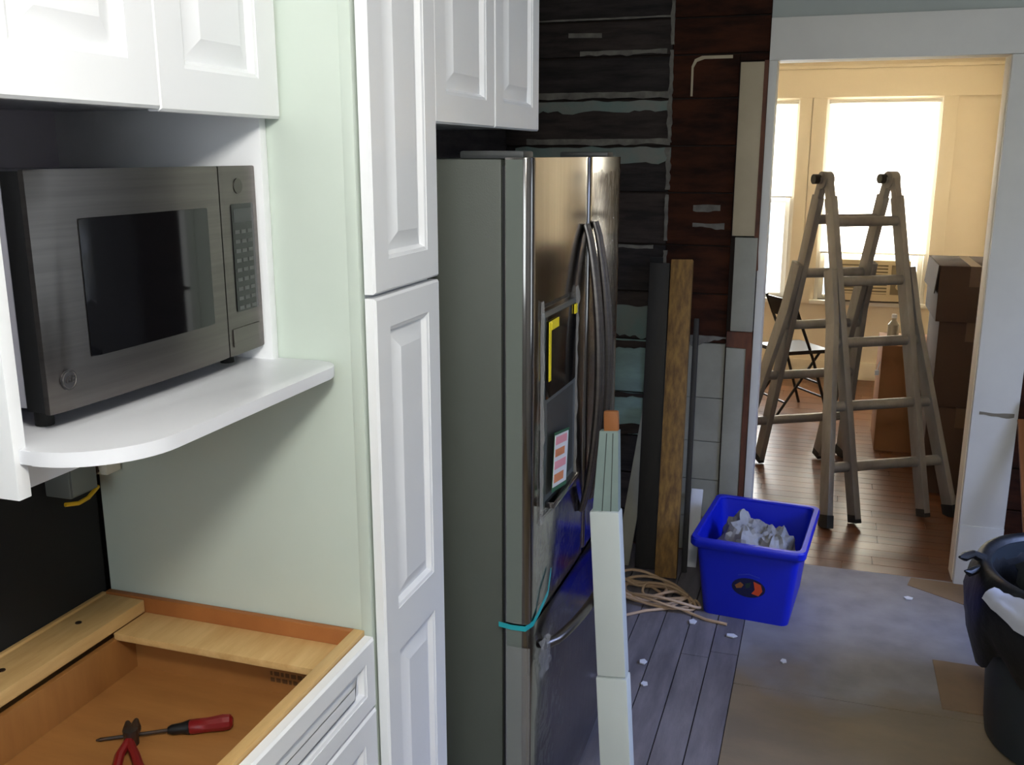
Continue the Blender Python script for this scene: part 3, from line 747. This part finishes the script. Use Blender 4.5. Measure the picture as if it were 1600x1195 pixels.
film(d1, FY0 + .03, FYM - .01, .72, .945, 1, .010)
film(d2, FYM + .02, FY1 - .03, .72, 1.68, 2, .008)
film(d3, FY0 + .03, FY1 - .03, .10, .67, 3, .012)
# teal tape holding the doors, loose film flap at the drawer corner
pts = [(-.629, FY0 - .001), (-.60, FY0 - .0022), (-.568, FY0 - .001), (-.556, FY0 + .02), (-.553, FY0 + .06), (-.545, FY0 + .10), (-.548, FY0 + .135)]
zz = [.709, .706, .706, .711, .722, .750, .790]
L = [[(x, y - .0008, z - .006), (x + .0012, y - .0012, z - .006), (x + .0012, y - .0012, z + .006), (x, y - .0008, z + .006)] for (x, y), z in zip(pts, zz)]
obj('teal_tape', MB().loops(L), M_TEALTAPE, t)
def flap(u, v):
    y = FY0 - .003 + .09 * u; z = .68 - .10 * v + .02 * mnoise.noise((u * 4, v * 3, 2))
    return (FXD + .012 + .02 * abs(mnoise.noise((u * 5, v * 4, 6))), y, z)
obj('film_flap', MB().grid(flap, 8, 8), M_FILMW, t, 60)
def sflap(u, v):
    x = FXC + .014 + .055 * u; z = .66 - .62 * v
    return (x, FY0 - .0025 - .004 * abs(mnoise.noise((u * 3, v * 12, 6))), z)
obj('film_flap', MB().grid(sflap, 4, 26), M_FILMW, t, 60)

# leaflet tucked in the dispenser
t = thing('leaflet', 'green-edged printed leaflet standing in the refrigerator dispenser', 'leaflet', (-.53, 2.01, .975))
def quad_sheet(y0, y1, z0, z1, off, th=.0012):
    c = (-.545, 2.06, 1.05)
    return MB().box((-.536 + off, y0, z0), (-.536 + off + th, y1, z1)).rot((-.54, 2.0, 1.05), math.radians(-9), 'X')
obj('sheet', quad_sheet(1.945, 2.07, .985, 1.118, 0), M_GREENP, t)
obj('print_area', quad_sheet(1.945, 2.06, .996, 1.112, .0013), M_PAPER, t)
for i, (a, b, m) in enumerate([(1.09, 1.108, M_PINKP), (1.063, 1.08, M_ORANGEP), (1.035, 1.053, M_PINKP), (1.005, 1.024, M_ORANGEP)]):
    obj('printed_block', quad_sheet(1.95, 2.045 - .015 * (i % 2), a, b, .0026, .0006), m, t)

# ------------------------------------------------------------------ sleeve of metal profiles leaning on the refrigerator handle
t = thing('profile_bundle', 'grey-green metal profiles in a long white foam sleeve leaning on the refrigerator', 'building material', (-.42, 2.27, 0))
B0, B1 = V((-.399, 2.14, 0.012)), V((-.485, 2.205, 1.085))
AX = (B1 - B0).normalized()
def at_(s): return B0 + (B1 - B0) * s
obj('foam_sleeve', MB().beam(at_(-.005), at_(.40), .080, .050, (1, 0, 0), .006).beam(at_(.402), at_(.80), .074, .046, (1, 0, 0), .006), M_FOAM, t)
uu = V((1, 0, 0)); uu = (uu - AX * uu.dot(AX)).normalized(); vv = AX.cross(uu)
def psec(s, l, r, d): c = at_(s); return [c + uu * l - vv * d, c + uu * r - vv * d, c + uu * r + vv * d, c + uu * l + vv * d]
pf = obj('profile', MB().loops([psec(.02, -.030, .034, .015), psec(.80, -.030, .034, .015), psec(.985, -.004, .042, .012)]), M_PROFILE, t)
nrm = V((0, -1, 0)); nrm = (nrm - AX * nrm.dot(AX)).normalized()
for q in (-.008, .014):
    a = at_(.78) + uu * q + nrm * .0155; b = at_(.98) + uu * (q * .7 + .019) + nrm * .0125
    obj('groove', MB().beam(a, b, .002, .002, uu), M_PROFDK, pf)
a = at_(.96) + uu * .022; b = at_(1.03) + uu * .024
obj('wood_end', MB().beam(a, b, .036, .020, (1, 0, 0), .006), M_LEATHER, t)

# ------------------------------------------------------------------ boards leaning on the end wall
def board(name, p0, p1, wd, th, m, label, cat='board', ref=(1, 0, 0)):
    mb = MB().beam(p0, p1, wd, th, ref, .003)
    return tag(obj(name, mb, m), label, cat)
board('lumber_board', (-.530, 3.695, .022), (-.560, 4.025, 1.295), .089, .038, M_2X4, 'pale knotty pine board leaning on the brown planks behind the blue bin')
board('black_strip', (-.632, 3.78, .01), (-.652, 4.02, 1.28), .085, .02, M_BLKSTRIP, 'black strip leaning on the wall left of the pine board')  # plain near-black strip, left of the pine board
board('trim_offcut', (-.735, 3.80, .005), (-.675, 4.03, .66), .060, .012, M_PLWHITE, 'pale narrow trim offcut leaning left of the black strip')
board('dark_strip', (-.468, 3.79, .01), (-.492, 4.035, 1.05), .022, .02, M_BLKSTRIP, 'thin dark strip leaning right of the pine board')  # thin near-black strip, right of the pine board
board('white_door_stop', (.90, 3.62, .01), (.80, 4.03, .80), .045, .02, M_CAB, 'white painted strip leaning beside the right door casing behind the trash can', 'board')
board('brown_strip', (.835, 3.72, .01), (.775, 4.035, .72), .030, .02, M_LEATHER, 'orange-brown wood strip leaning between the casing and the white strip', 'board')
board('white_scrap', (-.452, 3.86, .006), (-.455, 4.03, .30), .05, .012, M_PAPER, 'short white scrap standing behind the left corner of the blue bin', 'offcut')

# ------------------------------------------------------------------ coil of cord
def coil_pts(seed, n, cx, cy, r, loops):
    q = random.Random(seed); pts = []
    for i in range(n + 1):
        a = 2 * math.pi * loops * i / n
        rr = r * (1 + .28 * math.sin(a * .37 + seed) + .15 * math.sin(a * 1.7 + seed * 2))
        pts.append((cx + rr * 1.25 * math.cos(a + .3) + .05 * math.sin(a * .21 + seed), cy + rr * .72 * math.sin(a) + .02 * math.sin(a * .33), .012 + .045 * (i / n) * (0.5 + .5 * math.sin(a * 2.3 + seed))))
    return pts
pts = coil_pts(3, 260, -.565, 3.54, .11, 8)
pts = [V((-.69, 3.25, .006)), V((-.64, 3.33, .006)), V((-.56, 3.40, .007)), V((-.48, 3.44, .010))] + [V(p) for p in pts] + [V((-.42, 3.44, .01)), V((-.33, 3.40, .006)), V((-.25, 3.385, .006))]
tag(obj('extension_cord', MB().tube(pts, .0058, 7), M_CORD), 'tangled coil of tan cord on the floor left of the bin', 'cord')

# ------------------------------------------------------------------ blue recycling bin
BC = V((-.175, 3.665, 0)); BA = math.radians(-5)
t = thing('recycling_bin', 'blue plastic recycling bin with round orange emblem near the doorway', 'bin', BC)
def rr(hx, hy, z, r=.03, n=5):
    out = []
    for (sx, sy, a0) in ((1, 1, 0), (-1, 1, 90), (-1, -1, 180), (1, -1, 270)):
        for i in range(n + 1):
            a = math.radians(a0 + 90 * i / n)
            p = V((sx * (hx - r) + r * math.cos(a), sy * (hy - r) + r * math.sin(a), 0)); p = Matrix.Rotation(BA, 3, 'Z') @ p
            out.append((BC.x + p.x, BC.y + p.y, z))
    return out
HZ = .315
obj('shell', MB().loops([rr(.155, .205, .004), rr(.16, .21, .0), rr(.192, .245, HZ - .01), rr(.192, .245, HZ), rr(.188, .241, HZ), rr(.155, .205, .008)]), M_BLUE, t)
obj('rim', MB().loops([rr(.190, .243, HZ - .028), rr(.206, .259, HZ - .030), rr(.211, .264, HZ - .022), rr(.211, .264, HZ), rr(.207, .260, HZ + .006), rr(.191, .244, HZ + .006), rr(.187, .240, HZ), rr(.190, .243, HZ - .028)], False, False), M_BLUE, t)
# emblem on the sloping front face
def frontp(u, z, off):
    s = z / (HZ - .01); hy = .21 + (.245 - .21) * s
    p = Matrix.Rotation(BA, 3, 'Z') @ V((u, -hy - off, 0)); return (BC.x + p.x, BC.y + p.y, z)
def decal(name, pts, off, m, par):
    return obj(name, MB().loops([[frontp(u, z, off - .0008) for u, z in pts], [frontp(u, z, off) for u, z in pts]]), m, par)
ec, ez = .012, .140
em = decal('emblem', [(ec + .062 * math.cos(a * math.pi / 16), ez + .040 * math.sin(a * math.pi / 16)) for a in range(32)], .0015, M_EMDARK, t)
decal('emblem_print', [(ec + .018, ez + .030), (ec + .045, ez + .020), (ec + .052, ez - .006), (ec + .038, ez - .028), (ec + .012, ez - .022), (ec + .024, ez - .004)], .0024, M_ORANGE, em)
decal('emblem_print', [(ec - .050, ez + .004), (ec - .030, ez + .020), (ec - .018, ez + .010), (ec - .026, ez - .004), (ec - .044, ez - .008)], .0024, mat('emblem_brown', (150, 92, 44), .5), em)
decal('emblem_print', [(ec - .012, ez + .016), (ec + .010, ez + .026), (ec + .004, ez + .002), (ec - .010, ez - .004)], .0024, mat('emblem_green', (30, 54, 48), .5), em)
decal('lettering_band', [(ec - .040, ez + .050), (ec, ez + .060), (ec + .040, ez + .050), (ec + .040, ez + .046), (ec, ez + .056), (ec - .040, ez + .046)], .0015, mat('emblem_letter_blue', (52, 66, 190), .5), t)
def crumple(cx, cy, cz, rx, ry, rz, seed, nu=28, nv=18, amp=.5):
    mb = MB()
    L = []
    for j in range(1, nv):
        ph = math.pi * j / nv; row = []
        for i in range(nu):
            a = 2 * math.pi * i / nu
            d = V((math.cos(a) * math.sin(ph), math.sin(a) * math.sin(ph), math.cos(ph)))
            k = 1 + amp * (abs(mnoise.noise(d * 2.4 + V((seed, 0, 0)))) - .2) + amp * .5 * (abs(mnoise.noise(d * 5.5 + V((0, seed, 0)))) - .2)
            row.append((cx + d.x * rx * k, cy + d.y * ry * k, cz + d.z * rz * k))
        L.append(row)
    return mb.loops(L)
def binp(u, v, z): p = Matrix.Rotation(BA, 3, 'Z') @ V((u, v, 0)); return (BC.x + p.x, BC.y + p.y, z)
tag(obj('crumpled_paper', crumple(*binp(-.048, -.02, .215), .095, .15, .11, 2.3), M_NEWS, smooth=12), 'crumpled grey paper heaped at the left inside the blue bin', 'paper', )
tag(obj('crumpled_plastic', crumple(*binp(.072, -.03, .205), .078, .14, .10, 7.7), M_NEWS, smooth=12), 'crumpled grey wrapping heaped at the right inside the blue bin', 'wrapping')

# ------------------------------------------------------------------ scraps on the floor
def scrap(x, y, a, wd, ht, seed, label):
    z = .0026
    pts = [(x + wd * math.cos(a + k * 1.2566) * (.7 + .5 * abs(mnoise.noise((k, seed, 1)))), y + ht * math.sin(a + k * 1.2566) * (.7 + .5 * abs(mnoise.noise((k * 2, seed, 4))))) for k in range(5)]
    tag(obj('paper_scrap', MB().prism(pts, z, z + .004), M_PAPER), label, 'scrap', 'white scraps on the floor')
scrap(-.375, 3.37, .3, .022, .03, 1, 'white scrap on the floor in front of the cord coil')
scrap(-.225, 3.305, .0, .03, .02, 2, 'white scrap just below the front left corner of the bin')
scrap(-.035, 3.175, .8, .016, .022, 3, 'small white scrap alone in the middle of the floor')
scrap(.415, 3.835, .4, .026, .02, 4, 'white scrap on the floor near the right door casing')
scrap(-.50, 3.02, .2, .02, .025, 5, 'white scrap right of the foam sleeve, farther of two')
scrap(-.47, 2.88, .9, .018, .02, 6, 'white scrap right of the foam sleeve, nearer of two')

# ------------------------------------------------------------------ ladder
LC = V((.135, 5.12, 0)); LA = math.atan2(.507, .862)
e1 = V((math.cos(LA), math.sin(LA), 0)); e2 = V((math.sin(LA), -math.cos(LA), 0))
def LP(a, b, z): return LC + e1 * a + e2 * b + V((0, 0, z))
t = thing('step_ladder', 'articulated aluminium ladder standing open beyond the doorway', 'ladder', LC)
HT = 1.60
def frontp2(a, z, sgn, off=0): s = (HT - z) / HT; return LP(a, sgn * (.035 + .465 * s) + off, z)
for sgn in (1, -1):
    for sd in (-1, 1):
        # inner straight rail
        obj('inner_rail', MB().beam(frontp2(sd * .185, .03, sgn), frontp2(sd * .180, HT - .08, sgn), .032, .070, e1, .004), M_ALU, t)
        # flared outer rail: follows the inner one, then spreads
        mb = MB()
        mb.beam(frontp2(sd * .212, 1.18, sgn, sgn * -.0), frontp2(sd * .222, .92, sgn), .028, .078, e1, .003)
        mb.beam(frontp2(sd * .222, .93, sgn), frontp2(sd * .335, .03, sgn), .028, .078, e1, .003)
        r = obj('outer_rail', mb, M_ALU, t)
        obj('rubber_foot', MB().beam(frontp2(sd * .332, .06, sgn), frontp2(sd * .339, .001, sgn), .036, .085, e1, .004), M_RUBBER, r)
        obj('foot_cap', MB().beam(frontp2(sd * .185, .05, sgn), frontp2(sd * .185, .012, sgn), .034, .068, e1, .004), M_RUBBER, t)
        if sgn == 1:
            obj('hinge', MB().tube([LP(sd * .18 - .024, 0, HT), LP(sd * .18 + .024, 0, HT)], .042, 18)
                .tube([LP(sd * .18 - .036, 0, HT), LP(sd * .18 + .036, 0, HT)], .018, 12), M_ALU, t)
            obj('lock_knob', MB().tube([LP(sd * .18 - .03, -.01, HT + .005), LP(sd * .18 - .062, -.01, HT + .005)], .024, 14), M_BLACK, t)
            # hinge arms curving from the rails to the pivot
            for s2 in (1, -1):
                obj('hinge_arm', MB().beam(frontp2(sd * .18, HT - .16, s2), LP(sd * .18, s2 * .026, HT + .005), .034, .046, e1, .008), M_ALU, t)
    for k, z in enumerate((.27, .548, .84, 1.125, 1.405)):
        hw = .335 - (z - .03) / .9 * .113 if z < .93 else .215
        if z > 1.2: hw = .19
        obj('rung', MB().tube([frontp2(-hw, z, sgn), frontp2(hw, z, sgn)], .025, 14), M_ALU, t)
obj('sticker', MB().beam(frontp2(-.1995, .93, 1), frontp2(-.1995, 1.03, 1), .002, .05, e1), M_BLUELBL, t)
obj('sticker', MB().beam(frontp2(-.1995, 1.04, 1), frontp2(-.1995, 1.085, 1), .002, .05, e1), M_REDLBL, t)

# ------------------------------------------------------------------ boxes and a folding stool in the adjoining room
def carton(x0, x1, y0, y1, z0, z1, m, label, flaps=False):
    t = thing('cardboard_box', label, 'cardboard box', ((x0 + x1) / 2, (y0 + y1) / 2, z0), 'cartons against the far room wall')
    obj('carton', MB().box((x0, y0, z0), (x1, y1, z1), .004), m, t)
    obj('tape', MB().box(((x0 + x1) / 2 - .025, y0 - .001, z1 - .10), ((x0 + x1) / 2 + .025, y0, z1)).box(((x0 + x1) / 2 - .025, y0, z1), ((x0 + x1) / 2 + .025, y1, z1 + .001)), mat('parcel_tape', (84, 58, 36), .35), t)
    if flaps:
        obj('flap', MB().beam((x0 - .002, y0 + .02, z1 - .005), (x0 - .012, y0 + .02, z1 - .10), .004, .004).beam((x0 - .004, (y0 + y1) / 2, z1), (x0 - .016, (y0 + y1) / 2, z1 - .14), y1 - y0 - .02, .005, (0, 1, 0)), m, t)
    return t
carton(.56, .88, 5.20, 5.75, 0, .46, M_CARDDK, 'dark brown carton at the bottom of the tall stack behind the right jamb')
carton(.575, .88, 5.22, 5.72, .461, .905, M_CARDDK, 'dark brown carton in the middle of the tall stack behind the right jamb')
carton(.552, .88, 5.19, 5.74, .906, 1.185, M_CARDDK, 'dark brown carton on top of the tall stack', True)
carton(.36, .72, 5.90, 6.35, 0, .64, M_CARD, 'light brown carton behind the ladder beside the tall stack')
t = thing('bottle', 'small plastic bottle standing on the light brown carton', 'bottle', (.42, 6.05, .641))
obj('body', MB().lathe([(.0, .641), (.03, .642), (.032, .66), (.032, .74), (.014, .765), (.014, .78), (.0, .781)][1:-1], (.42, 6.05), 16), mat('bottle_grey', (170, 160, 140), .3), t)
obj('cap', MB().lathe([(.015, .781), (.015, .80), (.012, .803)], (.42, 6.05), 14), M_PAPER, t)
tag(obj('white_tag', MB().box((.33, 5.893, .46), (.352, 5.899, .49), .001).beam((.341, 5.896, .49), (.352, 5.897, .54), .004, .003), M_PAPER), 'small white tag hanging at the edge of the light brown carton', 'tag')
# folding chair
SX, SY = -.16, 6.70; ca, sa = math.cos(math.radians(35)), math.sin(math.radians(35))
def CP(u, v, z): return (SX + u * ca - v * sa, SY + u * sa + v * ca, z)
t = thing('folding_chair', 'dark folding chair seen behind the left side of the ladder', 'chair', (SX, SY, 0))
for sd in (-1, 1):
    obj('front_leg', MB().tube([CP(.19, sd * .17, .004), CP(.05, sd * .16, .40), CP(-.13, sd * .16, .80)], .010, 8), M_BLACK, t)
    obj('rear_leg', MB().tube([CP(-.20, sd * .15, .004), CP(.12, sd * .145, .44)], .009, 8), M_BLACK, t)
for u, z in ((.155, .12), (.115, .22)): obj('crossbar', MB().tube([CP(u, -.165, z), CP(u, .165, z)], .008, 8), M_BLACK, t)
obj('crossbar', MB().tube([CP(-.13, -.147, .10), CP(-.13, .147, .10)], .008, 8), M_BLACK, t)
obj('seat', MB().loops([[CP(-.17, -.17, z), CP(.17, -.18, z), CP(.17, .18, z), CP(-.17, .17, z)] for z in (.43, .455)]), M_BLACK, t)
obj('backrest', MB().loops([[CP(u, -.17, z), CP(u + .015, -.17, z), CP(u + .015, .17, z), CP(u, .17, z)] for u, z in ((-.075, .66), (-.13, .79))]), M_BLACK, t)

# ------------------------------------------------------------------ trash can
TC = (.815, 2.93)
t = thing('trash_can', 'dark grey round trash can with black liner at the right edge', 'trash can', (TC[0], TC[1], 0))
TH = .545
obj('barrel', MB().lathe([(.228, 0.002), (.246, 0.012), (.252, .05), (.286, TH - .018), (.294, TH - .013), (.294, TH), (.280, TH), (.24, .03)], TC, 40), M_CAN, t)
def bagL(n=72):
    L = []
    prof = [(.285, -.26), (.335, -.17), (.345, -.10), (.338, -.03), (.322, .010), (.306, .018), (.286, .008), (.270, -.07), (.256, -.2), (.20, -.24)]
    for k, (r, dz) in enumerate(prof):
        row = []
        for i in range(n):
            a = 2 * math.pi * i / n
            d = V((math.cos(a), math.sin(a), 0)); z = TH + dz
            f = mnoise.noise(d * 3.3 + V((0, 0, z * 3))); g = mnoise.noise(d * 9 + V((3, 0, z * 2)))
            hem = 1 - min(1, k / 4)
            out = r + (.014 * f + .008 * g) * (1 if k < 4 else .3) + hem * .02 * abs(g)
            if k < 4: out = max(out, .300)
            row.append((TC[0] + d.x * out, TC[1] + d.y * out, z + hem * (.09 * f + .05 * g)))
        L.append(row)
    return L
obj('liner_bag', MB().loops(bagL(), False, True), M_BAG, t, 60)
obj('liner_knot', MB().tube([(.512, 2.95, .555), (.480, 2.93, .575), (.457, 2.925, .565), (.440, 2.90, .572)], [.016, .012, .014, .004], 8)
    .tube([(.497, 2.90, .545), (.467, 2.88, .535), (.452, 2.86, .547)], [.012, .012, .003], 8), M_BAG, t)
tag(obj('trash_bag', crumple(TC[0] + .02, TC[1] + .08, .47, .21, .15, .13, 4.1, amp=.25), M_OLIVE, smooth=40), 'dark olive rubbish bag filling the trash can', 'rubbish bag')
def ppr(u, v):
    a = math.radians(209 + 70 * u)
    prof = [(.342, .012), (.358, -.002), (.368, -.022), (.375, -.046), (.378, -.072)]
    q = v * 4; i = min(3, int(q)); f = q - i
    r = prof[i][0] + (prof[i + 1][0] - prof[i][0]) * f; dz = prof[i][1] + (prof[i + 1][1] - prof[i][1]) * f
    wv = mnoise.noise((u * 6, v * 2, 1))
    return (TC[0] + (r + .006 * wv) * math.cos(a), TC[1] + (r + .006 * wv) * math.sin(a), TH + dz * (.35 + .65 * min(1, u * 3)) + .022 * wv * v + .010 * mnoise.noise((u * 17, 3, v)) - .012 * u * v)
tag(obj('paper_sheet', MB().grid(ppr, 24, 8).thicken(.002), mat('greyed_paper', (170, 172, 180), .8), smooth=50), 'strip of white paper hanging on the liner at the trash can front', 'paper')
